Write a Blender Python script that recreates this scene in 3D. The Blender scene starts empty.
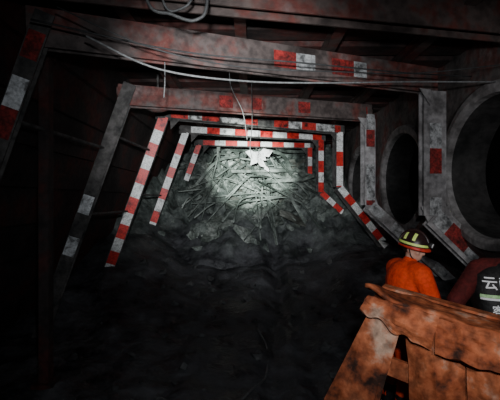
import bpy, bmesh, math, random
from mathutils import Vector, noise, Matrix, Euler
from mathutils.bvhtree import BVHTree
random.seed(7)
SC = bpy.context.scene
COL = SC.collection
CZ = 1.9

# ---------------------------------------------------------------- materials
def dirty(name, cols, scale=4.0, rough=0.8, metal=0.0, bump=0.3, fine=40.0, pos=None, spec=0.3, rough_var=0.0, grime=.55):
    m = bpy.data.materials.new(name); m.use_nodes = True
    nt = m.node_tree; N = nt.nodes; L = nt.links
    b = N["Principled BSDF"]
    geo = N.new("ShaderNodeNewGeometry")
    n1 = N.new("ShaderNodeTexNoise"); n1.inputs["Scale"].default_value = scale
    n1.inputs["Detail"].default_value = 8; n1.inputs["Roughness"].default_value = 0.62
    L.new(geo.outputs["Position"], n1.inputs["Vector"])
    r = N.new("ShaderNodeValToRGB")
    els = r.color_ramp.elements
    k = len(cols)
    if pos is None:
        pos = [0.32 + 0.36 * i / max(1, k - 1) for i in range(k)]
    els[0].position = pos[0]; els[0].color = (*cols[0], 1)
    els[1].position = pos[-1]; els[1].color = (*cols[-1], 1)
    for i in range(1, k - 1):
        e = els.new(pos[i]); e.color = (*cols[i], 1)
    L.new(n1.outputs["Fac"], r.inputs["Fac"])
    n2 = N.new("ShaderNodeTexNoise"); n2.inputs["Scale"].default_value = fine; n2.inputs["Detail"].default_value = 6
    L.new(geo.outputs["Position"], n2.inputs["Vector"])
    mx = N.new("ShaderNodeMixRGB"); mx.blend_type = 'MULTIPLY'; mx.inputs["Fac"].default_value = grime
    r2 = N.new("ShaderNodeValToRGB"); r2.color_ramp.elements[0].position = .35; r2.color_ramp.elements[1].position = .6
    r2.color_ramp.elements[0].color = (.3, .3, .3, 1)
    L.new(n2.outputs["Fac"], r2.inputs["Fac"])
    L.new(r.outputs["Color"], mx.inputs["Color1"]); L.new(r2.outputs["Color"], mx.inputs["Color2"])
    L.new(mx.outputs["Color"], b.inputs["Base Color"])
    b.inputs["Roughness"].default_value = rough
    b.inputs["Metallic"].default_value = metal
    b.inputs["Specular IOR Level"].default_value = spec
    bp = N.new("ShaderNodeBump"); bp.inputs["Strength"].default_value = bump; bp.inputs["Distance"].default_value = 0.02
    L.new(n2.outputs["Fac"], bp.inputs["Height"]); L.new(bp.outputs["Normal"], b.inputs["Normal"])
    return m

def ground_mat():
    """wet dark mud low, pale rubble higher; darker foot paints in the torch falloff"""
    m = dirty("mud_rubble_falloff", [(.035, .045, .04), (.11, .13, .118), (.28, .31, .285)], 3.5, rough=.9, bump=1.0, fine=16)
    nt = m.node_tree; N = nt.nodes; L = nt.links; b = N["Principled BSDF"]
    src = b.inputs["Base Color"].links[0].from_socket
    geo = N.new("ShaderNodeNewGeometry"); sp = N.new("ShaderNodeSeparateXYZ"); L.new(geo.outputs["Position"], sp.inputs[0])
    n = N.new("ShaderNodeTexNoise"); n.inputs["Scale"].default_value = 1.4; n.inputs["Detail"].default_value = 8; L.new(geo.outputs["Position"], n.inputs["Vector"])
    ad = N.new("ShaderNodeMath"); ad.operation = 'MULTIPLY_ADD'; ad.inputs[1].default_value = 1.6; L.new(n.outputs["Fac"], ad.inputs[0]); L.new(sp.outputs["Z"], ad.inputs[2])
    mr = N.new("ShaderNodeMapRange"); mr.inputs["From Min"].default_value = 1.5; mr.inputs["From Max"].default_value = 2.7; L.new(ad.outputs[0], mr.inputs["Value"])  # blend by height also darkens the lower heap, painting in torch falloff
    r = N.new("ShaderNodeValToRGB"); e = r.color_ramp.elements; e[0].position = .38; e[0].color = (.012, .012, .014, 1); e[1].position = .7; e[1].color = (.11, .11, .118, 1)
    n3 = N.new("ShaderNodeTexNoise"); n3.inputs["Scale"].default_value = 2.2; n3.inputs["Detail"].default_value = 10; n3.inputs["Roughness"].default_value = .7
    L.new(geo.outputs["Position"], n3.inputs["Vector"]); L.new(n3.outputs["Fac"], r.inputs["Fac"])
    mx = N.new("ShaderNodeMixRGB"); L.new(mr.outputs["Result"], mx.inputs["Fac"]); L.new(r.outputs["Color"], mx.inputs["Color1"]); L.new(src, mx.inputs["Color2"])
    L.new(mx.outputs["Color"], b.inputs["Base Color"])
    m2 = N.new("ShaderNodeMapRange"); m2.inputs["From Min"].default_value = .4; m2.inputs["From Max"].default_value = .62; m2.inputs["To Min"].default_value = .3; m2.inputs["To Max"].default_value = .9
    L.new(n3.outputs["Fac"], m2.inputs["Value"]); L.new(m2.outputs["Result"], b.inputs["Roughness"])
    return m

M_steel = dirty("grimy_steel", [(.02, .02, .02), (.075, .07, .067), (.13, .12, .115)], 5, fine=16)
M_steel_red = dirty("red_primed_steel", [(.03, .022, .02), (.08, .058, .052), (.10, .026, .02), (.125, .10, .095)], 2.0, pos=[.34, .5, .6, .74], grime=.6, fine=12, bump=.15, rough=.6)
M_steel_pale = dirty("pale_painted_steel", [(.035, .026, .024), (.11, .086, .08), (.14, .04, .032), (.25, .225, .215)], 1.3, pos=[.36, .5, .58, .74], grime=.7, fine=12, bump=.15, rough=.6)
M_post = dirty("pale_post_paint", [(.1, .093, .092), (.27, .255, .255), (.4, .385, .385)], 2.4, grime=.65, fine=13, bump=.15)
M_ceiling = dirty("dirty_lining", [(.014, .011, .011), (.045, .028, .025), (.08, .022, .018), (.075, .062, .058)], 1.6, pos=[.35, .48, .58, .68], fine=14)
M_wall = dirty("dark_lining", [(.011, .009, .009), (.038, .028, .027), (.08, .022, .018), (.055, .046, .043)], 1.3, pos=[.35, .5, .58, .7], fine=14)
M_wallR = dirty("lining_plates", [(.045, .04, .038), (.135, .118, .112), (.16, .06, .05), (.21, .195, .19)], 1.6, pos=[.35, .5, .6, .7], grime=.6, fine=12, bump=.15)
M_rim = dirty("grey_collar", [(.10, .09, .087), (.22, .205, .2), (.32, .305, .3)], 2.5, grime=.6, fine=12, bump=.15)
M_sleeve = dirty("dark_sleeve", [(.008, .008, .008), (.03, .028, .027), (.045, .042, .04)], 2.5, grime=.6, fine=12)
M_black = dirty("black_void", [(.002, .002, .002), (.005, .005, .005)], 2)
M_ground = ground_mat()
M_rock = dirty("rock", [(.045, .055, .048), (.14, .16, .145), (.31, .34, .31)], 4.5, rough=.9, bump=.8, fine=22)
M_rockd = dirty("dark_rock", [(.02, .02, .022), (.06, .06, .06), (.11, .11, .11)], 4.5, rough=.8, bump=.8, fine=22)
M_rod = dirty("bent_steel", [(.045, .056, .048), (.16, .185, .165), (.42, .46, .42)], 1.6, rough=.6, pos=[.38, .5, .64])
M_slab = dirty("grey_slab", [(.04, .05, .042), (.19, .215, .19), (.48, .51, .47)], 2.6, rough=.8, pos=[.36, .5, .66], grime=.8, bump=.6, fine=18)
M_timber = dirty("grey_timber", [(.05, .05, .042), (.15, .155, .135), (.36, .37, .33)], 1.9, rough=.85, pos=[.38, .5, .64])
M_tr = dirty("red_tape", [(.2, .012, .012), (.66, .03, .025), (.8, .05, .04)], 7, rough=.4, bump=.05, pos=[.33, .45, .6])
M_tw = dirty("white_tape", [(.25, .24, .23), (.8, .8, .78), (.95, .95, .93)], 7, rough=.4, bump=.05, pos=[.33, .45, .6])
M_trf = dirty("faded_red_tape", [(.05, .02, .018), (.42, .03, .025), (.62, .05, .04)], 8, rough=.5, bump=.1, pos=[.38, .48, .6])
M_twg = dirty("grimy_white_tape", [(.07, .065, .06), (.45, .45, .44), (.8, .8, .78)], 8, rough=.5, bump=.1, pos=[.38, .5, .62])
M_trd = dirty("dirty_red_tape", [(.04, .014, .012), (.2, .022, .02), (.42, .035, .03)], 9, rough=.6, bump=.1, grime=.8)
M_twd = dirty("dirty_white_tape", [(.2, .2, .2), (.6, .61, .62), (.85, .86, .87)], 9, rough=.5, bump=.1, pos=[.38, .46, .6])
M_twf = dirty("faded_white_tape", [(.08, .08, .08), (.22, .22, .22), (.4, .4, .4)], 9, rough=.5, bump=.1, pos=[.38, .46, .6])
M_rust = dirty("rust", [(.05, .018, .010), (.36, .085, .03), (.58, .17, .07), (.66, .42, .3)], 4.2, rough=.75, bump=.6, fine=17, pos=[.36, .45, .57, .68], grime=.75)
M_cable = dirty("cable", [(.02, .02, .02), (.05, .05, .05)], 8, rough=.6)
M_cableg = dirty("grey_cable", [(.1, .1, .1), (.2, .2, .2)], 8, rough=.6)
M_orange = dirty("orange_cloth", [(.78, .045, .010), (.98, .085, .018)], 9, rough=.85, bump=.3, grime=.35)
M_navy = dirty("dark_cloth", [(.012, .012, .016), (.025, .025, .03)], 9, rough=.9)
M_dred = dirty("dark_red_cloth", [(.06, .006, .006), (.11, .011, .010)], 9, rough=.85)
M_skin = dirty("skin", [(.5, .26, .18), (.62, .36, .27)], 9, rough=.6, bump=.05, grime=.2)
M_hair = dirty("hair", [(.008, .007, .006), (.02, .018, .016)], 30, rough=.6)
M_boot = dirty("rubber", [(.008, .008, .008), (.02, .02, .02)], 9, rough=.6)
M_helm = dirty("helmet_shell_paint", [(.02, .010, .010), (.035, .016, .015)], 9, rough=.35, bump=.02)
M_yel = dirty("reflective_yellow", [(.55, .75, .12), (.8, .95, .3)], 12, rough=.5, bump=.02, grime=.2)
M_redp = dirty("helmet_red", [(.5, .03, .015), (.65, .05, .03)], 12, rough=.4, bump=.02)
M_white = dirty("white_print", [(.85, .85, .88), (.95, .95, .97)], 12, rough=.6, bump=.02, grime=.1)
M_green = dirty("reflective_green", [(.4, .75, .3), (.6, .9, .5)], 12, rough=.5, bump=.02)
M_eye = dirty("eye", [(.5, .5, .5), (.7, .7, .7)], 2, rough=.2, bump=0)
M_glass = dirty("lamp_glass", [(.5, .5, .5), (.7, .7, .7)], 2, rough=.1, bump=0)
M_cloth = dirty("pale_sheet_metal", [(.4, .38, .38), (.8, .77, .77), (.95, .95, .95)], 7, rough=.6, grime=.4, fine=20)

# ---------------------------------------------------------------- builders
def mk(name, verts, faces, mats, idx=None, parent=None, smooth=False):
    o0 = Vector(parent.location) if parent else Vector((0, 0, 0))
    me = bpy.data.meshes.new(name)
    if parent is None:
        vs = [Vector(v) for v in verts]
        c = Vector((sum(v.x for v in vs) / len(vs), sum(v.y for v in vs) / len(vs), min(v.z for v in vs)))
        o0 = c
    me.from_pydata([tuple(Vector(v) - o0) for v in verts], [], faces)
    if not isinstance(mats, (list, tuple)): mats = [mats]
    for m in mats: me.materials.append(m)
    if idx:
        for p, i in zip(me.polygons, idx): p.material_index = i
    if smooth:
        for p in me.polygons: p.use_smooth = True
    me.update()
    bm = bmesh.new(); bm.from_mesh(me); bmesh.ops.recalc_face_normals(bm, faces=bm.faces); bm.to_mesh(me); bm.free()
    ob = bpy.data.objects.new(name, me); COL.objects.link(ob)
    if parent: ob.parent = parent
    else: ob.location = o0
    return ob

def empty(name, loc, label, cat, group=None):
    e = bpy.data.objects.new(name, None); e.empty_display_size = .2
    e.location = loc; COL.objects.link(e)
    tag(e, label, cat, group); return e

def tag(o, label=None, cat=None, group=None, kind=None):
    if label: o["label"] = label
    if cat: o["category"] = cat
    if group: o["group"] = group
    if kind: o["kind"] = kind
    return o

class G:
    def __init__(s): s.v = []; s.f = []; s.i = []
    def add(s, v, f, i=0):
        o = len(s.v); s.v += [Vector(x) for x in v]; s.f += [tuple(a + o for a in q) for q in f]; s.i += [i] * len(f)
    def prism(s, p0, p1, sec, A, B, i=0, sec1=None):
        p0, p1, A, B = map(Vector, (p0, p1, A, B)); n = len(sec); sec1 = sec1 or sec
        v = [p0 + A * a + B * b for a, b in sec] + [p1 + A * a + B * b for a, b in sec1]
        f = [(k, (k + 1) % n, n + (k + 1) % n, n + k) for k in range(n)] + [tuple(range(n))[::-1], tuple(range(n, 2 * n))]
        s.add(v, f, i)
    def bar(s, p0, p1, w, h, front=(0, -1, 0), i=0, w1=None):
        p0, p1 = Vector(p0), Vector(p1); t = (p1 - p0).normalized(); B = Vector(front)
        B = (B - t * B.dot(t)).normalized(); A = t.cross(B); w1 = w1 or w
        s.prism(p0, p1, [(-w/2, -h/2), (w/2, -h/2), (w/2, h/2), (-w/2, h/2)], A, B, i, [(-w1/2, -h/2), (w1/2, -h/2), (w1/2, h/2), (-w1/2, h/2)])
    def strap(s, pts, w, h, front=(0, -.7, .7)):
        pts = [Vector(p) for p in pts]; N = len(pts); v = []; f = []; B0 = Vector(front)
        for k, p in enumerate(pts):
            t = (pts[min(k + 1, N - 1)] - pts[max(k - 1, 0)]).normalized()
            B = (B0 - t * B0.dot(t)).normalized(); A = t.cross(B)
            for a, b in ((-w/2, -h/2), (w/2, -h/2), (w/2, h/2), (-w/2, h/2)): v.append(p + A*a + B*b)
        for k in range(N-1):
            for j in range(4): f.append((k*4+j, k*4+(j+1) % 4, k*4+4+(j+1) % 4, k*4+4+j))
        f.append((0, 1, 2, 3)); f.append(tuple(range(4*N-4, 4*N))); s.add(v, f)
    def tube(s, pts, r, n=8, i=0, rad=None):
        pts = [Vector(p) for p in pts]; N = len(pts); v = []; f = []
        ref = Vector((0.31, .2, .93)); prevA = None
        for k, p in enumerate(pts):
            t = (pts[min(k + 1, N - 1)] - pts[max(k - 1, 0)]).normalized()
            if prevA is None:
                A = t.cross(ref).normalized()
            else:
                A = (prevA - t * prevA.dot(t)).normalized()
            prevA = A; B = t.cross(A)
            rr = rad[k] if rad else r
            for j in range(n):
                a = 2 * math.pi * j / n
                v.append(p + A * math.cos(a) * rr + B * math.sin(a) * rr)
        for k in range(N - 1):
            for j in range(n):
                f.append((k*n + j, k*n + (j+1) % n, (k+1)*n + (j+1) % n, (k+1)*n + j))
        f.append(tuple(range(n))[::-1]); f.append(tuple(range((N-1)*n, N*n)))
        s.add(v, f, i)
    def ell(s, c, r, R=None, n=14, m=9, i=0):
        c = Vector(c); R = R or Matrix.Identity(3); v = [c + R @ Vector((0, 0, r[2]))]; f = []
        for a in range(1, m):
            th = math.pi * a / m
            for b in range(n):
                ph = 2 * math.pi * b / n
                v.append(c + R @ Vector((r[0]*math.sin(th)*math.cos(ph), r[1]*math.sin(th)*math.sin(ph), r[2]*math.cos(th))))
        v.append(c + R @ Vector((0, 0, -r[2]))); last = len(v) - 1
        for b in range(n):
            f.append((0, 1 + b, 1 + (b+1) % n)); f.append((last, last - n + (b+1) % n, last - n + b))
        for a in range(m - 2):
            for b in range(n):
                f.append((1+a*n+b, 1+(a+1)*n+b, 1+(a+1)*n+(b+1) % n, 1+a*n+(b+1) % n))
        s.add(v, f, i)
    def cap(s, p0, p1, r0, r1, n=12):
        s.tube([p0, p1], 0, n, rad=[r0, r1]); s.ell(p0, (r0,)*3, n=12, m=8); s.ell(p1, (r1,)*3, n=12, m=8)
    def mesh(s, name, mats, parent=None, smooth=False):
        return mk(name, s.v, s.f, mats, s.i, parent, smooth)

def smooth_pts(ctrl, n=8):
    P = [Vector(c) for c in ctrl]; P = [P[0]*2 - P[1]] + P + [P[-1]*2 - P[-2]]; out = []
    for k in range(1, len(P) - 2):
        for j in range(n):
            t = j / n; a, b, c, d = P[k-1], P[k], P[k+1], P[k+2]
            out.append(.5*((2*b) + (c-a)*t + (2*a-5*b+4*c-d)*t*t + (3*b-a-3*c+d)*t**3))
    out.append(P[-2]); return out

def ss(a, b, x):
    t = max(0, min(1, (x-a)/(b-a))); return t*t*(3-2*t)

def hgt(x, y):
    n = noise.noise(Vector((x*.8, y*.8, 3))) * .12 + noise.noise(Vector((x*2.6, y*2.6, 9))) * .06 + abs(noise.noise(Vector((x*7, y*7, 1))))*.04
    n -= .09*math.exp(-((x+.1-.08*y)/.16)**2) + .08*math.exp(-((x-.95+.05*y)/.14)**2)
    n *= ss(.4, 3.9, y) * .8 + .3
    h = n + .5 * ss(4.8, 9.2, y)
    h += .35 * ss(1.2, 2.8, abs(x + .2)) * ss(5, 8, y) + .45*ss(.9, 2.4, -x)*ss(6.2, 9.0, y)
    if y > 8.6:
        u = y - 8.6 + .9*noise.noise(Vector((x*.8, 5, 2))) - .5*ss(.6, 2.0, x)
        u = max(0, u)
        h += 2.75 * min(1.25, (u/4.3)) ** .95
        h += (noise.noise(Vector((x*1.3, y*1.3, 7))) * .55 + noise.noise(Vector((x*3.5, y*3.5, 7))) * .34 + abs(noise.noise(Vector((x*9, y*9, 7)))) * .14) * ss(0, 1.2, u)
    return h

# ---------------------------------------------------------------- shell
def grid(name, x0, x1, y0, y1, step, mat, zf, smooth=True):
    nx = int((x1-x0)/step); ny = int((y1-y0)/step); v = []; f = []
    for j in range(ny+1):
        for i in range(nx+1):
            x = x0+(x1-x0)*i/nx; y = y0+(y1-y0)*j/ny; v.append((x, y, zf(x, y)))
    for j in range(ny):
        for i in range(nx):
            a = j*(nx+1)+i; f.append((a, a+1, a+nx+2, a+nx+1))
    return mk(name, v, f, mat, None, None, smooth)

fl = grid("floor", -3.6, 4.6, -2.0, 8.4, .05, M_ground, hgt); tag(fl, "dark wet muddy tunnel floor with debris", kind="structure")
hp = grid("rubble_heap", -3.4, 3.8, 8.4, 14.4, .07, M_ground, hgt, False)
tag(hp, "heap of collapsed rock and soil blocking the tunnel", "rubble heap", kind="stuff")

g = G()
y = -2.0
while y < 14.5:
    g.add([(-3.2, y, 3.82), (4.0, y, 3.82), (4.0, y+.3, 3.82), (-3.2, y+.3, 3.82), (-3.2, y+.34, 3.88), (4.0, y+.34, 3.88), (-3.2, y+.46, 3.88), (4.0, y+.46, 3.88), (-3.2, y+.5, 3.82), (4.0, y+.5, 3.82)],
          [(0, 1, 2, 3), (3, 2, 5, 4), (4, 5, 7, 6), (6, 7, 9, 8)])
    y += .5
g.add([(-3.2, -2, 4.0), (4, -2, 4.0), (4, 14.5, 4.0), (-3.2, 14.5, 4.0)], [(0, 1, 2, 3)])
c = g.mesh("ceiling", M_ceiling); tag(c, "grimy red and grey sheet lagging over the tunnel", kind="structure")

g = G()
top = Vector((-1.95, 0, 3.85)); bot = Vector((-3.55, 0, -.2))
K = 9
for k in range(K):
    a = top.lerp(bot, k/K); b = top.lerp(bot, (k+1)/K)
    g.add([a+Vector((0, -2, 0)), a+Vector((0, 14.5, 0)), b+Vector((0.07, 14.5, 0)), b+Vector((0.07, -2, 0)), b+Vector((0, -2, 0)), b+Vector((0, 14.5, 0))], [(0, 1, 2, 3), (3, 2, 5, 4)])
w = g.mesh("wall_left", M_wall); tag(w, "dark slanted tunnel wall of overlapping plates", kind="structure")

g = G()
WX = 2.78; z0, z1 = 1.32, 3.9; RY, RZ = 1.02, .86; zc = 2.28
for bc in (-.8, 1.9, 4.6, 7.3, 10.0, 12.7):
    n = 48; yl, yr = bc-1.35, bc+1.35
    inner = []; outer = []
    for k in range(n):
        a = 2*math.pi*k/n; ca, sa = math.cos(a), math.sin(a)
        inner.append(Vector((WX, bc+RY*ca, zc+RZ*sa)))
        t = min((1.35/abs(ca)) if abs(ca) > 1e-6 else 9e9, ((z1-zc)/sa) if sa > 1e-6 else (((zc-z0)/-sa) if sa < -1e-6 else 9e9))
        outer.append(Vector((WX, bc+t*ca, zc+t*sa)))
    v = inner+outer
    f = []
    for k in range(n):
        q = (k+1) % n
        f.append((k, q, n+q, n+k))
    g.add(v, f)
    for (yy, zz) in ((yl, z0), (yr, z0), (yl, z1), (yr, z1)):
        ks = sorted(range(n), key=lambda k: (outer[k]-Vector((WX, yy, zz))).length)[:2]
        g.add([outer[ks[0]], outer[ks[1]], (WX, yy, zz)], [(0, 1, 2)])
g.add([(WX, -2.2, z0), (WX, 14.2, z0), (4.6, 14.2, -.4), (4.6, -2.2, -.4)], [(0, 1, 2, 3)])
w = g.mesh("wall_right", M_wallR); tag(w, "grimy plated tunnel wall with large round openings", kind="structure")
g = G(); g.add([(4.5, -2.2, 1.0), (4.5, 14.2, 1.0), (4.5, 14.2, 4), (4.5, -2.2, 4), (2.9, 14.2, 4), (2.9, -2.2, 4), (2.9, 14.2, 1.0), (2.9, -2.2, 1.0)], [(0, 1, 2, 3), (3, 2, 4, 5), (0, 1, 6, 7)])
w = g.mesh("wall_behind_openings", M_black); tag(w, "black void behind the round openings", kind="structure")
g = G(); g.add([(-3.6, 14.3, -.3), (4.6, 14.3, -.3), (4.6, 14.3, 4.1), (-3.6, 14.3, 4.1)], [(0, 1, 2, 3)])
w = g.mesh("wall_back", M_black); tag(w, "dark end of the tunnel behind the heap", kind="structure")
for t_i, bc in enumerate((4.6, 7.3, 10.0)):
    g = G(); n = 64; v = []; prof = [(-.05, .5), (-.04, .03), (-.03, -.05), (.02, -.07), (.10, -.06), (.12, 0.0)]
    for k in range(n):
        a = 2*math.pi*k/n
        for r_, dx in prof: v.append((WX+dx, bc+(RY+r_)*math.cos(a), zc+(RZ+r_)*math.sin(a)))
    P = len(prof)
    for k in range(n):
        for j in range(P):
            pass
    g.v = [Vector(q) for q in v]
    for k in range(n):
        q = (k+1) % n
        for j in range(P):
            g.f.append((k*P+j, k*P+(j+1) % P, q*P+(j+1) % P, q*P+j)); g.i.append(1 if j in (0, 5) else 0)
    o = g.mesh("trim_%d" % (t_i+1), [M_rim, M_sleeve], smooth=False); tag(o, "grey steel collar around a round wall opening", kind="structure")

# ---------------------------------------------------------------- support frames
def hsec(w, d, t=.018):
    return [(-w/2, -d/2), (w/2, -d/2), (w/2, -d/2+t), (t/2, -d/2+t), (t/2, d/2-t), (w/2, d/2-t), (w/2, d/2), (-w/2, d/2), (-w/2, d/2-t), (-t/2, d/2-t), (-t/2, -d/2+t), (-w/2, -d/2+t)]

def hbeam(name, p0, p1, w, d, mat, parent, fr):
    p0, p1 = Vector(p0), Vector(p1); t = (p1-p0).normalized(); B = -fr; B = (B - t*B.dot(t)).normalized(); A = t.cross(B)
    g = G(); g.prism(p0, p1, hsec(w, d), A, B); return g.mesh(name, mat, parent)

def tape(p0, p1, w, d, parent, fr, segs, mats, s0=.0, end=None):
    p0, p1 = Vector(p0), Vector(p1); T = p1-p0; L = T.length; t = T.normalized()
    Bf = (fr - t*fr.dot(t)).normalized(); A = t.cross(Bf)
    g = G(); s = s0; k = 0; end = end or L
    while s < end - .02:
        l, mi = segs[k % len(segs)]; k += 1; l *= random.uniform(.88, 1.12)
        e = min(end, s+l)
        if mi >= 0:
            a = p0+t*s+Bf*(d/2+.002); b = p0+t*e+Bf*(d/2+.002); h = Bf*.004
            v = [a-A*w/2, a+A*w/2, b+A*w/2, b-A*w/2]; v += [q+h for q in v]
            g.add(v, [(0, 1, 2, 3), (4, 5, 6, 7), (0, 1, 5, 4), (1, 2, 6, 5), (2, 3, 7, 6), (3, 0, 4, 7)], mi)
        elif g.v:
            g.mesh("reflective_tape", mats, parent); g = G()
        s = e
    if g.v: g.mesh("reflective_tape", mats, parent)

def frame(TL, TR, kz, lx, lz, w, d, mat, label, segsL, segsT, segsR, segsK, tmats, matR=None, wb=None, wr=None, ktlen=None, matT=None, dzl=0.0, ttm=None):
    wb = wb or w; wr = wr or w
    zt = 1.57+CZ
    TLv = Vector((TL[0], TL[1], zt)); TRv = Vector((TR[0], TR[1], zt))
    mid = (TLv+TRv)/2
    e = empty("tunnel_support_frame", (mid.x, mid.y, hgt(mid.x, mid.y)), label, "support frame", "steel tunnel support frames")
    ax = (TRv-TLv).normalized(); fr = Vector((ax.y, -ax.x, 0)).normalized()
    fl_ = Vector((0, -1, 0)).lerp(fr, .5).normalized()
    gz = hgt(TL[0]-1.1, TL[1]) - .12
    BL = Vector((TL[0]-.36*(zt-gz), TL[1], gz))
    LT = TLv.lerp(BL, (wb/2 if not dzl else 0)/(zt-gz))
    hbeam("leg", LT, BL, w, d, mat, e, fl_)
    CL = TLv-Vector((0, 0, dzl)); axc = (TRv-CL).normalized()
    off = fr*(-(d/2+.02)) if dzl else Vector((0, 0, 0))
    hbeam("crossbeam", CL-axc*.16+off, TRv+axc*.12+off, wb, d, matT or mat, e, fr)
    K = Vector((TR[0], TR[1], kz+CZ))
    hbeam("leg", TRv+Vector((0, 0, -wb/2)), K, wr, d, matR or mat, e, fl_)
    sl = Vector((lx, 0, lz))
    F = K + sl
    while F.z > hgt(F.x, F.y) - .1 and F.x < 4.1: F = F + sl*.05
    hbeam("splayed_foot", K, F, wr, d, matR or mat, e, fl_)
    for (c, sx) in (((TLv, -1), (TRv, 1)) if not dzl else ((TRv, 1),)):
        g = G(); q = c+fl_*(d/2+.004)+Vector((0, 0, -wb/2))
        g.prism(q, q+fl_*.012, [(-.09*sx, 0), (-.28*sx, 0), (-.1*sx, -.2)], ax, Vector((0, 0, 1)))
        g.mesh("gusset_plate", (matR or mat) if sx > 0 else mat, e)
    g = G(); q = K+fl_*(d/2-.02)
    g.prism(q, q+fl_*.012, [(-wr*.55, .12), (wr*.55, .12), (wr*.8, -.1), (-wr*.2, -.14)], Vector((1, 0, 0)), Vector((0, 0, 1)))
    g.mesh("gusset_plate", matR or mat, e)
    tw = w*.86
    if segsL: tape(TLv, BL, tw, d, e, fl_, segsL, tmats, .06)
    if segsT: tape(CL+axc*.08+off, TRv+off, min(.18, wb*.8), d+.01, e, fr, segsT, ttm or tmats, 0)
    if segsR: tape(TRv+Vector((0, 0, -.06)), K, min(.17, wr*.8), d+.01, e, fl_, segsR, tmats, 0)
    if segsK: tape(K, F, min(.2, wr*.8), d+.01, e, fl_, segsK, tmats, .03, ktlen)
    return e

B1 = [(.27, 0), (.24, 1)]
frame((-1.72, 3.39), (2.37, 5.2), -.20, .70, -.68, .16, .12, M_steel, "grimy steel support frame with worn red and white tape",
      [(.12, -1), (.26, 0), (.16, -1), (.30, 1), (.26, 0), (.3, -1)], [(2.05, -1), (.28, 0), (.22, 2), (.26, -1), (.28, 0), (.2, 2), (.9, -1)],
      [(.55, -1), (.3, 2), (.35, 0), (.3, -1), (.25, 2)], [(.22, 2), (.34, 0), (.22, 2), (.3, 0)], [M_trd, M_twd, M_twf], matR=M_post, wb=.33, wr=.32, matT=M_steel_pale, dzl=.10)
frame((-1.63, 5.46), (2.10, 7.13), -.09, .52, -.48, .17, .18, M_steel, "grimy grey steel support frame with faded tape patches",
      [(1.62, -1), (.24, 1), (.32, -1), (.28, 1), (2, -1)], [(1.2, -1), (.2, 0), (.3, -1), (.18, 0), (.6, -1), (.25, 0)],
      [(.3, 2), (.3, 0), (.35, -1), (.3, 2)], [(.25, 2), (.25, -1)], [M_trd, M_twd, M_twf], matR=M_post, wb=.28, wr=.2, matT=M_steel_pale, dzl=.13)
frame((-1.55, 7.3), (1.97, 8.97), .29, .90, -1.14, .19, .18, M_steel, "steel support frame with bright red and white reflective tape",
      B1, [(.35, 0), (.3, 1), (.4, 0), (.5, 1), (.3, 0), (.4, -1)], [(.4, 1), (.3, 0)], [(.24, 1), (.24, 0)], [M_tr, M_tw], ktlen=1.7, ttm=[M_trf, M_twg])
frame((-1.42, 8.97), (1.77, 10.13), .2, 1.02, -.96, .17, .16, M_steel, "steel support frame with bright red and white reflective tape",
      [(.3, 1), (.25, 0)], [(.35, 1), (.3, 0)], [(.28, 0), (.28, 1)], [(.24, 0), (.24, 1)], [M_tr, M_tw], ktlen=1.6)
frame((-1.38, 11.0), (1.72, 11.6), .2, 1.0, -.96, .16, .14, M_steel, "steel support frame half buried by the rubble heap",
      [(.3, 0), (.25, 1)], [(.35, 0), (.3, 1)], [(.28, 0), (.28, 1)], [(.24, 0), (.24, 1)], [M_tr, M_tw], ktlen=1.2)

for x in (-1.2, -.1, .95, 2.0):
    g = G(); g.prism((x, -1.5, 3.74), (x, 13.5, 3.74), hsec(.12, .14, .014), (1, 0, 0), (0, 0, 1))
    o = g.mesh("roof_joist", M_steel_red); tag(o, "rust-stained steel joist running along the roof", "beam", "roof joists")
g = G(); g.prism((-1.95, 2.92, 3.6), (2.75, 3.9, 3.6), hsec(.3, .2, .02), (0, 0, 1), Vector((.98, -4.7, 0)).normalized())
o = g.mesh("roof_beam", M_steel_red); tag(o, "red-stained heavy steel roof beam", "beam")
x, y = -2.04, 4.0; zb = hgt(x, y)-.03
g = G(); g.bar((x, y, zb), (x, y, 3.3), .10, .10); g.bar((x, y, zb), (x, y, zb+.05), .2, .2); g.bar((x, y, 3.3), (x, y, 3.34), .14, .14)
o = g.mesh("steel_post", M_wall); tag(o, "dark square steel post standing by the slanted wall", "post")
for (za, a, b) in ((2.6, (-1.74-.36*.87, 3.39), (-1.63-.36*.87, 5.46)), (1.7, (-1.63-.36*1.77, 5.46), (-1.55-.36*1.77, 7.3)), (2.8, (-1.63-.36*.67, 5.46), (-1.55-.36*.67, 7.3)), (2.0, (-1.55-.36*1.47, 7.3), (-1.42-.36*1.47, 8.97))):
    g = G(); g.tube([(a[0]-.02, a[1], za), (b[0]-.02, b[1], za)], .018, 8)
    o = g.mesh("tie_rod", M_steel); tag(o, "thin steel tie rod between support frames", "rod", "frame tie rods")

# ---------------------------------------------------------------- cables
def cable(ctrl, r, mat, label, name="cable"):
    g = G(); g.tube(smooth_pts(ctrl, 10), r, 8); o = g.mesh(name, mat, smooth=True); tag(o, label, "cable"); return o
cable([(-1.27, 3.1, 3.17), (-.75, 3.3, 2.98), (-.05, 3.7, 3.0), (.8, 4.1, 3.1), (1.7, 4.4, 3.2), (2.7, 4.4, 3.2)], .009, M_cableg, "grey power cable sagging beneath the roof beams")
cable([(-1.45, 3.0, 3.35), (-.8, 3.2, 3.12), (-.05, 3.5, 3.06), (.8, 3.8, 3.12), (1.7, 4.1, 3.2), (2.7, 4.1, 3.3)], .006, M_cable, "thin dark cable strung under the roof beams")
cable([(-.78, 2.8, 3.9), (-.72, 2.8, 3.3), (-.55, 2.8, 3.2), (-.38, 2.8, 3.16), (-.3, 2.8, 3.3), (-.34, 2.8, 3.9)], .012, M_cable, "black cable loop hanging from the roof")
cable([(-.72, 2.85, 3.9), (-.62, 2.85, 3.32), (-.5, 2.85, 3.26), (-.4, 2.85, 3.4), (-.45, 2.85, 3.9)], .009, M_cable, "thin black cable loop hanging from the roof")
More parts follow.
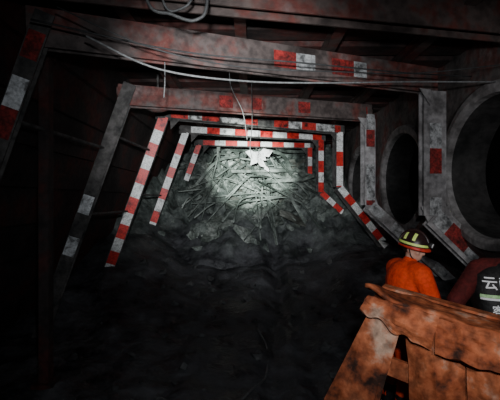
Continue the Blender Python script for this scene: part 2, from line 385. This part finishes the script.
cable([(-.84, 3.9, 3.6), (-.83, 3.9, 3.1), (-.84, 3.9, 2.9)], .006, M_cableg, "short wire hanging from a beam")
cable([(-.22, 4.2, 3.3), (-.2, 4.25, 3.1), (-.08, 4.3, 2.85), (-.03, 4.3, 2.55)], .004, M_cable, "thin loose wire dangling in the passage")
cable([(0.02, 5.8, 3.75), (.03, 5.8, 3.0), (.0, 5.8, 2.7), (.03, 5.8, 2.5)], .006, M_cable, "thin black wire hanging from a crossbeam")
cable([(-1.7, 3.1, 3.3), (-.6, 3.5, 3.2), (.5, 3.85, 3.22), (1.7, 4.4, 3.3), (2.6, 4.7, 3.35)], .008, M_cable, "thin black cable along the roof beam")
g = G(); fx = [(-.15, 3.6), (.02, 4.1), (.18, 4.6), (.22, 5.2), (.1, 5.7)]
g.tube(smooth_pts([(x, y, hgt(x, y)+.015) for x, y in fx], 10), .012, 8)
o = g.mesh("floor_cable", M_cableg, smooth=True); tag(o, "loose cable lying across the muddy floor", "cable")

e = empty("hanging_plate", (-1.36, 5.9, 3.2), "dull grey round metal cover hanging below a crossbeam", "metal cover")
g = G(); g.ell((-1.36, 5.9, 3.36), (.26, .12, .17)); g.mesh("cover", M_steel_pale, e, True)
g = G(); g.tube([(-1.36, 5.9, 3.5), (-1.36, 5.9, 3.8)], .015); g.mesh("hanger", M_steel, e)

# ---------------------------------------------------------------- rubble contents
def rock(x, y, s, mat, label, group, z=None):
    bm = bmesh.new()
    sc = Vector((random.uniform(.7, 1.4), random.uniform(.7, 1.3), random.uniform(.5, 1.0)))*s
    for _ in range(11):
        v = Vector((random.gauss(0, 1), random.gauss(0, 1), random.gauss(0, 1))).normalized()*random.uniform(.7, 1.1)
        bm.verts.new(Vector((v.x*sc.x, v.y*sc.y, v.z*sc.z)))
    r = bmesh.ops.convex_hull(bm, input=bm.verts)
    bmesh.ops.delete(bm, geom=[q for q in r['geom_interior'] if isinstance(q, bmesh.types.BMVert)], context='VERTS')
    bmesh.ops.bevel(bm, geom=bm.edges[:], offset=s*.03, segments=1, affect='EDGES')
    me = bpy.data.meshes.new("rock"); bm.to_mesh(me); bm.free(); me.materials.append(mat)
    o = bpy.data.objects.new("rock", me); o.location = (x, y, (hgt(x, y) if z is None else z)+sc.z*.3)
    o.rotation_euler = (random.uniform(-.5, .5), random.uniform(-.5, .5), random.uniform(0, 6.28))
    COL.objects.link(o); tag(o, label, "rock", group); return o
for _ in range(110):
    y = random.uniform(8.9, 13.0); x = random.uniform(-2.1, 2.1)
    rock(x, y, random.choice([.07, .09, .12, .15, .2]), M_rock, "broken grey rock lying on the rubble heap", "rocks on the rubble heap")
for (x, y, s) in ((-.35, 9.5, .28), (.55, 9.7, .26), (-1.2, 9.4, .28), (1.0, 10.4, .26), (-1.5, 10.2, .26), (-.7, 11.2, .25), (1.3, 11.1, .25), (.1, 9.2, .2)):
    rock(x, y, s, M_rock, "large broken boulder in the rubble heap", "boulders in the rubble heap")
for _ in range(80):
    y = random.uniform(3.2, 8.8); x = random.uniform(-2.2, 2.0)
    if abs(x-1.2) < .5 and y < 4: continue
    rock(x, y, random.choice([.03, .04, .06, .08]) * (1.4 if y > 6 else 1), M_rockd, "small dark stone lying on the muddy floor", "stones on the floor")

def heap(x, y, up=.05): return Vector((x, y, min(3.45, hgt(x, y)+up)))
rr = random.Random(91)
for k in range(84):
    x0 = max(-1.5, min(1.6, rr.gauss(.1, .65))); y0 = rr.uniform(9.9, 12.4)
    L = rr.uniform(.5, 2.3); ang = rr.gauss(0, 1.3)
    x1 = max(-1.8, min(1.8, x0+math.sin(ang)*L)); y1 = max(9.0, min(12.9, y0-math.cos(ang)*L))
    a = heap(x0, y0, rr.uniform(.05, 1.0)); b = heap(x1, y1, rr.uniform(-.05, .55)); m = (a+b)/2
    kink = rr.random() < .6
    m = Vector((m.x+rr.uniform(-.35, .35)*kink, m.y+rr.uniform(-.2, .1)*kink, min(3.4, m.z+rr.uniform(-.05, .35)*kink)))
    g = G(); pts = smooth_pts([a, m, b], 7) if rr.random() < .7 else [a, m, b]
    if k % 3:
        g.tube(pts, rr.choice([.008, .012, .016, .024]), 8)
        o = g.mesh("steel_rod", M_rod, smooth=True); tag(o, "bent steel rod sticking out of the rubble heap", "rod", "bent rods in the rubble heap")
    else:
        g.strap(pts, rr.uniform(.04, .11), rr.uniform(.014, .04), (rr.uniform(-.8, .8), -.7, .5))
        o = g.mesh("steel_bar", M_rod); tag(o, "broken flat steel bar tangled in the rubble heap", "metal bar", "broken bars in the rubble heap")
for k in range(16):
    x0 = rr.uniform(-1.3, 1.5); y0 = rr.uniform(9.6, 12.2); a = rr.uniform(.2, math.pi-.2); L = rr.uniform(.5, 1.4)
    p = heap(x0, y0, .1); p.z = min(p.z, 2.95); d = Vector((math.cos(a), -abs(math.sin(a))*.6, rr.uniform(-.7, .6)))*L*.5
    g = G(); g.bar(p-d, p+d, rr.uniform(.08, .18), .05, (rr.uniform(-.4, .4), -.7, .7))
    o = g.mesh("timber_plank", M_timber); tag(o, "broken timber plank lying in the rubble heap", "plank", "broken planks in the rubble heap")
def shard(c, R, s, th, mat, name, label, cat, group=None):
    n = rr.choice([4, 4, 5, 5]); pts = []
    for i in range(n):
        a = 2*math.pi*i/n + rr.uniform(-.4, .4); q = s*rr.uniform(.6, 1.2); pts.append((q*math.cos(a)*1.35, q*math.sin(a)*.8))
    g = G(); g.prism(Vector(c)-R @ Vector((0, 0, th/2)), Vector(c)+R @ Vector((0, 0, th/2)), pts, R @ Vector((1, 0, 0)), R @ Vector((0, 1, 0)))
    o = g.mesh(name, mat); tag(o, label, cat, group)
for k in range(52):
    x0 = rr.uniform(-1.6, 1.6); y0 = rr.uniform(9.1, 12.3)
    R = Euler((rr.uniform(.3, 1.6), rr.uniform(-.9, .9), rr.uniform(-1.2, 1.2))).to_matrix()
    p = heap(x0, y0, .08); p.z = min(p.z, 3.1)
    shard(p, R, rr.uniform(.12, .36), rr.uniform(.03, .14), M_slab, "debris_chunk", "jagged broken chunk tilted in the rubble heap", "debris chunk", "jagged chunks in the rubble heap")
for (cx, cy, w_, h_, sd) in ((-.6, 10.8, 1.1, 1.0, 3), (.8, 11.2, 1.0, 1.0, 6)):
    g = G(); n = 11
    def mp(u, v_):
        x = cx+(u-.5)*w_+.2*noise.noise(Vector((u*2, v_*2, sd))); y = cy+(v_-.5)*h_
        return Vector((x, y, min(3.5, hgt(x, y)+.2+.3*noise.noise(Vector((u*2.2, v_*2.2, sd+3))))))
    for i in range(n):
        g.tube([mp(i/(n-1), q/10) for q in range(11)], .008, 5); g.tube([mp(q/10, i/(n-1)) for q in range(11)], .008, 5)
    o = g.mesh("wire_mesh", M_rod); tag(o, "crumpled steel wire mesh lying over the rubble", "wire mesh")
g = G(); g.tube(smooth_pts([heap(.0, 10.1, .1), heap(.15, 9.9, .3), heap(0.45, 9.7, .3), heap(.62, 9.5, .1)], 10), .02, 10)
o = g.mesh("hose", M_rod, smooth=True); tag(o, "bent grey hose arching over the rubble", "hose")
for (x0, y0, z0_, s, rx, ry, rz) in ((.04, 10.6, 3.12, .17, 1.25, .15, .1), (.22, 10.55, 3.06, .21, 1.1, .35, -.2), (.4, 10.7, 3.14, .16, 1.2, -.2, .2), (.3, 10.5, 2.88, .14, 1.3, .6, .2), (.14, 10.5, 2.92, .13, 1.2, -.5, .2), (.42, 10.4, 2.72, .09, 1.3, 1.0, .2)):
    shard((x0, y0, z0_), Euler((rx, ry, rz)).to_matrix(), s, .02, M_cloth, "pale_plate", "pale broken plate wedged at the top of the heap", "plate", "pale plates in the roof gap")

# ---------------------------------------------------------------- rusty trestle
tr = empty("rusty_steel_trestle", (1.15, 2.4, hgt(1.15, 2.4)), "rough rusty orange-brown steel trestle with broad splayed plates", "steel trestle")
def chan(h, d, t=.016):
    return [(-h/2, -d/2), (h/2, -d/2), (h/2, d/2), (h/2-t, d/2), (h/2-t, -d/2+t), (-h/2+t, -d/2+t), (-h/2+t, d/2), (-h/2, d/2)]
a0 = Vector((.84, 2.68, 1.22)); a1 = Vector((1.9, 2.08, 1.0)); ax = (a1-a0).normalized(); fr = Vector((ax.y, -ax.x, 0)).normalized()
if fr.y > 0: fr = -fr
up = Vector((0, 0, 1))
g = G(); g.prism(a0, a1, chan(.09, .12), up, -fr); g.mesh("front_rail", M_rust, tr)
off = -fr*.28 + up*.0
g = G(); g.prism(a0+off, a1+off, chan(.12, .1), up, fr); g.mesh("rear_rail", M_rust, tr)
def bent(name, s0, s1, d0, d1, flare, sk, seed, base=.05, rough=.022, thick=.024, wid=0.0, fo=.07, fold=0.0):
    g = G(); NS, NT = 36, 18; v = []; f = []
    for i in range(NS+1):
        u = i/NS
        dep = d0+(d1-d0)*u+.03*noise.noise(Vector((u*5, seed, 0)))
        for j in range(NT+1):
            t = j/NT; s = s0+(s1-s0)*u + wid*(u-.5)*t
            nz = (noise.noise(Vector((s*5, t*2.5, seed)))+.4*noise.noise(Vector((s*16, t*8, seed))))*rough
            cr = fold*max(0, 1-abs(u-.5)*2)
            v.append(a0+ax*(s+sk*t)+fr*(fo+flare*t+nz+cr)+up*(base-dep*t))
    for i in range(NS):
        for j in range(NT):
            a = i*(NT+1)+j; f.append((a, a+1, a+NT+2, a+NT+1))
    g.add(v, f); o = g.mesh(name, M_rust, tr, False); m = o.modifiers.new("s", 'SOLIDIFY'); m.thickness = thick
bent("apron_plate", -.03, .40, .10, .22, .03, -.05, 1.0, fold=.02)
bent("apron_plate", .38, .84, .22, .18, .06, .0, 4.0, base=.05, fold=.04)
bent("apron_plate", .82, 1.28, .18, .24, .04, .04, 7.0, base=.05, fold=.03)
g = G(); NS, NT = 60, 10; v = []; f = []
for i in range(NS+1):
    for j in range(NT+1):
        s = -.05+1.33*i/NS; t = j/NT
        lift = .07*math.exp(-((s+.02)/.12)**2)*(1-t)+.02*noise.noise(Vector((s*6, t*3, 11)))
        v.append(a0+ax*s+fr*(.085-.33*t)+up*(.055-.01*t+lift))
for i in range(NS):
    for j in range(NT):
        a = i*(NT+1)+j; f.append((a, a+1, a+NT+2, a+NT+1))
g.add(v, f); o = g.mesh("top_plate", M_rust, tr, True); m = o.modifiers.new("s", 'SOLIDIFY'); m.thickness = .025
def leg(p, q, w, w1, t):
    g = G(); g.bar(p, q, w, t, fr, 0, w1); g.bar(Vector(p)+(-fr)*.05, Vector(q)+(-fr)*.05, .02, .1, fr)
    q = Vector(q); g.prism(q, q+up*.02, [(-.12, -.09), (.12, -.09), (.12, .09), (-.12, .09)], (1, 0, 0), (0, 1, 0))
    g.mesh("leg", M_rust, tr)
leg(a0+ax*.06+fr*.04, (.52, 2.5, hgt(.52, 2.5)), .15, .22, .03)
leg(a0+ax*.80+fr*.04, (1.6, 2.1, hgt(1.6, 2.1)), .17, .26, .03)
leg(a0+ax*.08-up*.06+off, (.70, 3.0, hgt(.70, 3.0)), .12, .16, .03)
leg(a0+ax*1.1-up*.06+off, (1.85, 2.55, hgt(1.85, 2.55)), .12, .16, .03)
bent("side_plate", -.02, .19, .66, .66, .12, -.22, 21.0, base=-.04, wid=.12, fo=.06, fold=.03)
bent("rib_plate", .20, .52, .62, .50, .02, .04, 14.0, base=-.06, fo=.0, fold=.05)
bent("rib_plate", .54, .80, .5, .62, .08, .02, 15.0, base=-.06, fo=.03, fold=.03)
bent("rib_plate", .80, 1.22, .6, .6, .02, .05, 17.0, base=-.06, fo=.0, fold=.06)
g = G(); g.bar((.70, 2.76, .86), (1.6, 2.36, .62), .12, .03, fr); g.mesh("cross_brace", M_rust, tr)
for s in (.16, .52, .9, 1.12):
    p = a0+ax*s+up*.01+fr*.10; g = G(); g.tube([p-fr*.03, p+fr*.012], .014, 6); g.mesh("bolt", M_rust, tr)

# ---------------------------------------------------------------- people
def voxel(name, g, mat, parent, vs=.01, sm=6):
    ob = g.mesh(name+"_tmp", mat, parent)
    m = ob.modifiers.new("r", 'REMESH'); m.mode = 'VOXEL'; m.voxel_size = vs
    s = ob.modifiers.new("s", 'SMOOTH'); s.iterations = sm; s.factor = .5
    dg = bpy.context.evaluated_depsgraph_get(); me = bpy.data.meshes.new_from_object(ob.evaluated_get(dg))
    bpy.data.objects.remove(ob, do_unlink=True)
    me.materials.clear(); me.materials.append(mat)
    for p in me.polygons: p.use_smooth = True; p.material_index = 0
    o = bpy.data.objects.new(name, me); COL.objects.link(o); o.parent = parent; return o

def person(x, y, f, S, lean, label, jacket, vest, hands, headpitch=.25, side=0.0, hyaw=0.0, bulk=.0):
    gz = hgt(x, y)
    F = Vector((f[0], f[1], 0)).normalized(); Rr = Vector((F.y, -F.x, 0)); U = Vector((0, 0, 1)); O = Vector((x, y, gz))
    def T(a, b, c): return O + (Rr*(a+side*ss(1.3, 1.62, c)) + F*b + U*c)*S
    rot = Matrix((Rr, F, U)).transposed()
    e = empty("person", O, label, "person")
    pel = (0, -.02, .93); ch = (0, lean*.6, 1.27); nk = (0, lean*.95, 1.45); hd = (0, lean*1.15+.02, 1.60)
    hips = [(-.1, -.02, .9), (.1, -.02, .9)]; kn = [(-.13, .06, .49), (.13, .02, .49)]; an = [(-.14, -.02, .09), (.14, -.06, .09)]
    sh = [(-.2, lean*.85, 1.38), (.2, lean*.85, 1.38)]
    b = G()
    def E(gg, c, r, R=None): gg.ell(T(*c), tuple(q*S for q in r), (rot @ R) if R else rot)
    def C(gg, p, q, r0, r1): gg.cap(T(*p), T(*q), r0*S, r1*S)
    def lp(p, q, t): return tuple(p[i]+(q[i]-p[i])*t for i in range(3))
    def torso(gg, k):
        E(gg, pel, (.165+k, .12+k, .13+k)); E(gg, lp(pel, ch, .5), (.15+k, .105+k, .17+k)); E(gg, ch, (.175+k, .12+k, .18+k))
        C(gg, lp(sh[0], sh[1], .12), lp(sh[0], sh[1], .88), .07+k, .07+k)
    torso(b, 0)
    C(b, nk, lp(nk, hd, .6), .06, .055)
    Rh = Matrix.Rotation(hyaw, 3, 'Z') @ Matrix.Rotation(-headpitch, 3, 'X')
    def H(a, bb, c):
        v = Rh @ Vector((a, bb, c)); return (hd[0]+v.x, hd[1]+v.y, hd[2]+v.z)
    E(b, H(0, -.01, .02), (.077, .095, .10), Rh); E(b, H(0, .03, -.045), (.055, .06, .065), Rh)
    E(b, H(0, .065, -.085), (.026, .022, .02), Rh)
    E(b, H(0, .098, -.018), (.013, .02, .028), Rh); E(b, H(0, .108, -.032), (.017, .012, .01), Rh)
    E(b, H(0, .082, .022), (.05, .013, .009), Rh)
    E(b, H(0, .084, -.062), (.024, .012, .006), Rh); E(b, H(0, .083, -.072), (.02, .011, .006), Rh)
    for s in (-1, 1):
        E(b, H(s*.078, -.01, -.01), (.012, .02, .032), Rh); E(b, H(s*.042, .06, -.025), (.022, .02, .022), Rh)
    arms = []
    for s in (0, 1):
        h = hands[s]; S0 = Vector(sh[s]); Hh = Vector(h); sg = -1 if s == 0 else 1
        d = Hh-S0; L1, L2 = .29, .26; D = min(d.length, L1+L2-.01); dn = d.normalized()
        aa = (L1*L1-L2*L2+D*D)/(2*D); hh = math.sqrt(max(0, L1*L1-aa*aa))
        bend = Vector((sg*.7, -.6, -.5)); bend = (bend-dn*bend.dot(dn)).normalized()
        El = S0+dn*aa+bend*hh; Wr = S0+dn*D
        arms.append((tuple(S0), tuple(El), tuple(Wr), dn))
        C(b, S0, El, .052, .042); C(b, El, Wr, .042, .027)
        fd = (Wr-El).normalized(); sd = Vector((0, 0, 1)).cross(fd).normalized(); dn2 = fd.cross(sd)
        for q in (-.027, -.009, .009, .027):
            C(b, Wr+fd*.01+sd*q*.6, Wr+fd*.085+sd*q, .016, .013)
            l = .075 if abs(q) < .02 else .062
            k1 = Wr+fd*(.085+l*.5)+sd*q*1.15-dn2*.008; k2 = k1+fd*l*.4-dn2*.03
            C(b, Wr+fd*.085+sd*q, k1, .0105, .0095); C(b, k1, k2, .0095, .008)
        tb = Wr+fd*.03-sd*sg*.028; t1 = tb+fd*.035-sd*sg*.03-dn2*.008
        C(b, tb, t1, .013, .011); C(b, t1, t1+fd*.03-dn2*.006, .011, .009)
    for s in (0, 1):
        C(b, hips[s], kn[s], .085, .055); C(b, kn[s], an[s], .052, .036); C(b, an[s], (an[s][0], an[s][1]+.14, .04), .038, .03)
    voxel("body", b, M_skin, e, .0095, 3)
    j = G(); torso(j, .022+bulk)
    for (S0, El, Wr, dn) in arms:
        C(j, S0, El, .08+bulk, .064); C(j, El, lp(El, Wr, .93), .064, .045)
    C(j, nk, lp(nk, hd, .15), .078, .07)
    # collar and cloth folds
    for k in range(5):
        t_ = k/4; E(j, lp(pel, ch, .1+.8*t_), (.175+bulk+.012*(k % 2), .125+bulk+.012*(k % 2), .03))
    voxel("jacket", j, jacket, e, .012, 3)
    t = G()
    for s in (0, 1):
        C(t, hips[s], kn[s], .112, .08); C(t, kn[s], lp(kn[s], an[s], .85), .08, .06)
    E(t, (pel[0], pel[1], .9), (.178, .14, .12))
    voxel("trousers", t, M_navy if vest else jacket, e, .014, 5)
    for s in (0, 1):
        q = G(); C(q, lp(kn[s], an[s], .55), (an[s][0], an[s][1], .08), .068, .055); C(q, (an[s][0], an[s][1], .055), (an[s][0], an[s][1]+.17, .045), .052, .045)
        E(q, (an[s][0], an[s][1]+.07, .018), (.055, .15, .018)); voxel("boot", q, M_boot, e, .012, 3)
    for s in (-1, 1):
        q = G(); E(q, H(s*.032, .078, .004), (.013, .011, .009), Rh); q.mesh("eye", M_eye, e, True)
        q = G(); E(q, H(s*.032, .088, .004), (.006, .003, .006), Rh); q.mesh("pupil", M_hair, e, True)
    q = G(); E(q, H(0, -.04, .02), (.083, .075, .09), Rh); q.mesh("hair", M_hair, e, True)
    def HP(a, bb, c): return T(*H(a, bb, c))
    def rings(pr, n=32, i=0, gg=None):
        v = []; ff = []
        for (r_x, r_y, z, oy) in pr:
            for k in range(n):
                an_ = 2*math.pi*k/n; v.append(HP(r_x*math.cos(an_), oy+r_y*math.sin(an_), z))
        for a_ in range(len(pr)-1):
            for k in range(n): ff.append((a_*n+k, a_*n+(k+1) % n, (a_+1)*n+(k+1) % n, (a_+1)*n+k))
        gg.add(v, ff, i)
    DH = .14
    q = G(); pr = []
    for k in range(11):
        th = math.pi/2*k/10; pr.append((.118*math.cos(th)+.001, .14*math.cos(th)+.001, .03+DH*math.sin(th), -.008))
    pr = [(.118, .14, .015, -.008)] + pr; rings(pr, gg=q)
    pts = [HP(0, -.008+.142*math.cos(a), .03+(DH+.005)*math.sin(a)) for a in [math.pi*k/14 for k in range(1, 14)]]
    q.tube(pts, .014*S, 8); q.mesh("helmet_shell", M_helm, e, True)
    q = G(); rings([(.117, .14, .036, -.008), (.123, .155, .02, .002), (.122, .157, .008, .002), (.117, .14, .012, -.008)], gg=q); q.mesh("helmet_brim", M_redp, e, True)
    q = G(); rings([(.1205, .1425, .045, -.008), (.118, .140, .066, -.008)], gg=q); q.mesh("reflective_band", M_yel, e, True)
    for s in (-1, 1):
        for dy in (-.055, .03):
            q = G(); v = []; ff = []
            for a_, t_ in enumerate((.42, .58, .74, .9, 1.06)):
                for ddy in (-.014, .014):
                    yy = dy+ddy; k_ = math.sqrt(max(.0, 1-(yy/.142)**2)); v.append(HP(s*.121*math.cos(t_)*k_, -.008+yy, .03+DH*math.sin(t_)*k_+.004))
            for a_ in range(4): ff.append((2*a_, 2*a_+1, 2*a_+3, 2*a_+2))
            q.add(v, ff); q.mesh("reflective_patch", M_yel, e, True)
    q = G(); q.tube([HP(0, .13, .075), HP(0, .165, .072)], .026*S, 14); q.mesh("headlamp", M_boot, e, True)
    q = G(); q.tube([HP(0, .163, .072), HP(0, .17, .0715)], .021*S, 14); q.mesh("headlamp_lens", M_glass, e, True)
    q = G(); q.tube(smooth_pts([HP(-.1, .0, -.0), HP(-.082, .03, -.07), HP(0, .07, -.115), HP(.082, .03, -.07), HP(.1, .0, 0)], 8), .005*S, 6); q.mesh("chin_strap", M_boot, e, True)
    if vest:
        v = G(); n = 40; prs = [(.19, .15, .98, .0), (.2, .155, 1.1, lean*.25), (.235, .165, 1.25, lean*.55), (.245, .165, 1.36, lean*.8), (.21, .13, 1.44, lean*.9), (.09, .09, 1.48, lean*.95)]
        vv = []; ff = []
        for (rx, ry, z, oy) in prs:
            for k in range(n):
                an_ = 2*math.pi*k/n; c_, s_ = math.cos(an_), math.sin(an_); p_ = 2/3.0
                vv.append(T(rx*math.copysign(abs(c_)**p_, c_), oy+ry*math.copysign(abs(s_)**p_, s_), z))
        for a_ in range(len(prs)-1):
            for k in range(n): ff.append((a_*n+k, a_*n+(k+1) % n, (a_+1)*n+(k+1) % n, (a_+1)*n+k))
        v.add(vv, ff); v.mesh("vest", M_boot, e, True)
        bvh = BVHTree.FromPolygons(vv, ff)
        def proj(a, c):
            o_ = O + (Rr*a - F*.8 + U*c)*S; h_ = bvh.ray_cast(o_, F); p_ = h_[0] if h_[0] else O + (Rr*a - F*.16 + U*c)*S; return p_ - F*.005
        def strip(p, q_, w, gg):
            p = Vector(p); q_ = Vector(q_); d_ = (q_-p); L_ = d_.length; d_.normalize(); nn = Vector((-d_.y, d_.x)); K_ = max(2, int(L_/.01))
            p = p-d_*w*.4; L_ += w*.8; v_ = []; f_ = []
            for k in range(K_+1):
                c_ = p+d_*L_*k/K_
                for sg in (-1, 1):
                    z_ = c_+nn*w/2*sg; v_.append(proj(z_.x, z_.y))
            for k in range(K_): f_.append((2*k, 2*k+1, 2*k+3, 2*k+2))
            gg.add(v_, f_)
        YUN = [[(2, 9), (8, 9)], [(.5, 6), (9.5, 6)], [(4.5, 6), (2, 1), (8.5, 1.6)], [(6.7, 3.6), (9, .2)]]
        NAN = [[(1, 9), (9, 9)], [(5, 10), (5, 7.3)], [(1, 0), (1, 7), (9, 7), (9, .3)], [(3.4, 6.1), (4, 5)], [(6.6, 6.1), (6, 5)], [(2.8, 4.5), (7.2, 4.5)], [(2.3, 2.8), (7.7, 2.8)], [(5, 4.5), (5, .4)]]
        KE = [[(5, 10), (5, 9)], [(1, 7), (1, 8.6), (9, 8.6), (9, 7.2)], [(4, 8), (1.5, 5.3)], [(3.5, 7), (7, 7), (1, 3.2)], [(4, 6), (9.5, 3.2)], [(3, 0), (3, 2.8), (7, 2.8), (7, 0), (3, 0)]]
        def glyph(chs, ox, oz, sz, w):
            gg = G()
            for st in chs:
                for k in range(len(st)-1):
                    strip((ox+st[k][0]*sz/10, oz+st[k][1]*sz/10), (ox+st[k+1][0]*sz/10, oz+st[k+1][1]*sz/10), w, gg)
            gg.mesh("back_lettering", M_white, e)
        glyph(YUN, vest[0], vest[1], .085, .0095); glyph(NAN, vest[0]+.095, vest[1], .085, .0078)
        glyph(KE, vest[0]+.04, vest[1]-.18, .07, .0075)
        gg = G(); strip((-.2, vest[1]-.05), (.2, vest[1]-.05), .022, gg); gg.mesh("vest_stripe", M_green, e)
        gg = G(); strip((-.2, vest[1]-.07), (.2, vest[1]-.07), .015, gg); gg.mesh("vest_stripe", M_white, e)
    return e

person(1.27, 3.46, (.97, .22), .91, .14, "rescuer in orange jacket with banded helmet, face turned sideways", M_orange, None,
       [(-.2, .42, 1.1), (.25, .40, 1.05)], .22, hyaw=-1.0, bulk=.02)
person(1.86, 2.9, (.08, 1), .99, .12, "rescuer in black vest over dark red jacket seen from behind", M_dred, (-.19, 1.27),
       [(-.3, .12, .95), (.3, .2, .95)], .5, side=.30)

# ---------------------------------------------------------------- lights
def spot(name, loc, tgt, energy, size, blend, col, rad=.05):
    l = bpy.data.lights.new(name, 'SPOT'); l.energy = energy; l.spot_size = math.radians(size); l.spot_blend = blend; l.color = col; l.shadow_soft_size = rad
    o = bpy.data.objects.new(name, l); COL.objects.link(o); o.location = loc
    o.rotation_euler = (Vector(tgt)-Vector(loc)).to_track_quat('-Z', 'Y').to_euler(); return o
spot("torch_beam", (-.25, .1, 2.35), (.08, 11.5, 2.75), 23000, 14.5, 1.0, (.88, 1, .94), .03)
spot("torch_spill", (-.1, .1, 2.25), (-.1, 8, 2.75), 2000, 48, 1.0, (.93, .97, 1))
spot("torch_wide", (.15, -.1, 2.3), (.35, 6, 1.6), 210, 95, 1.0, (.88, .94, 1))
spot("trestle_fill", (.9, -.1, 2.2), (1.5, 2.8, 1.25), 100, 38, .9, (1, .94, .87))  # added fill for the trestle and rescuers, no actual lamp here
spot("right_wall_fill", (1.2, .6, 2.4), (2.8, 6.0, 2.4), 230, 50, 1, (.96, .97, 1))  # added fill to bring out the right wall and collars, no real source
w = bpy.data.worlds.new("world"); SC.world = w; w.use_nodes = True
w.node_tree.nodes["Background"].inputs["Color"].default_value = (.01, .011, .013, 1)
w.node_tree.nodes["Background"].inputs["Strength"].default_value = .3

cam = bpy.data.cameras.new("camera"); cam.lens = 28.8; cam.sensor_width = 36; cam.clip_start = .02
co = bpy.data.objects.new("camera", cam); co.location = (0, 0, CZ); co.rotation_euler = (math.radians(90), 0, 0)
COL.objects.link(co); SC.camera = co
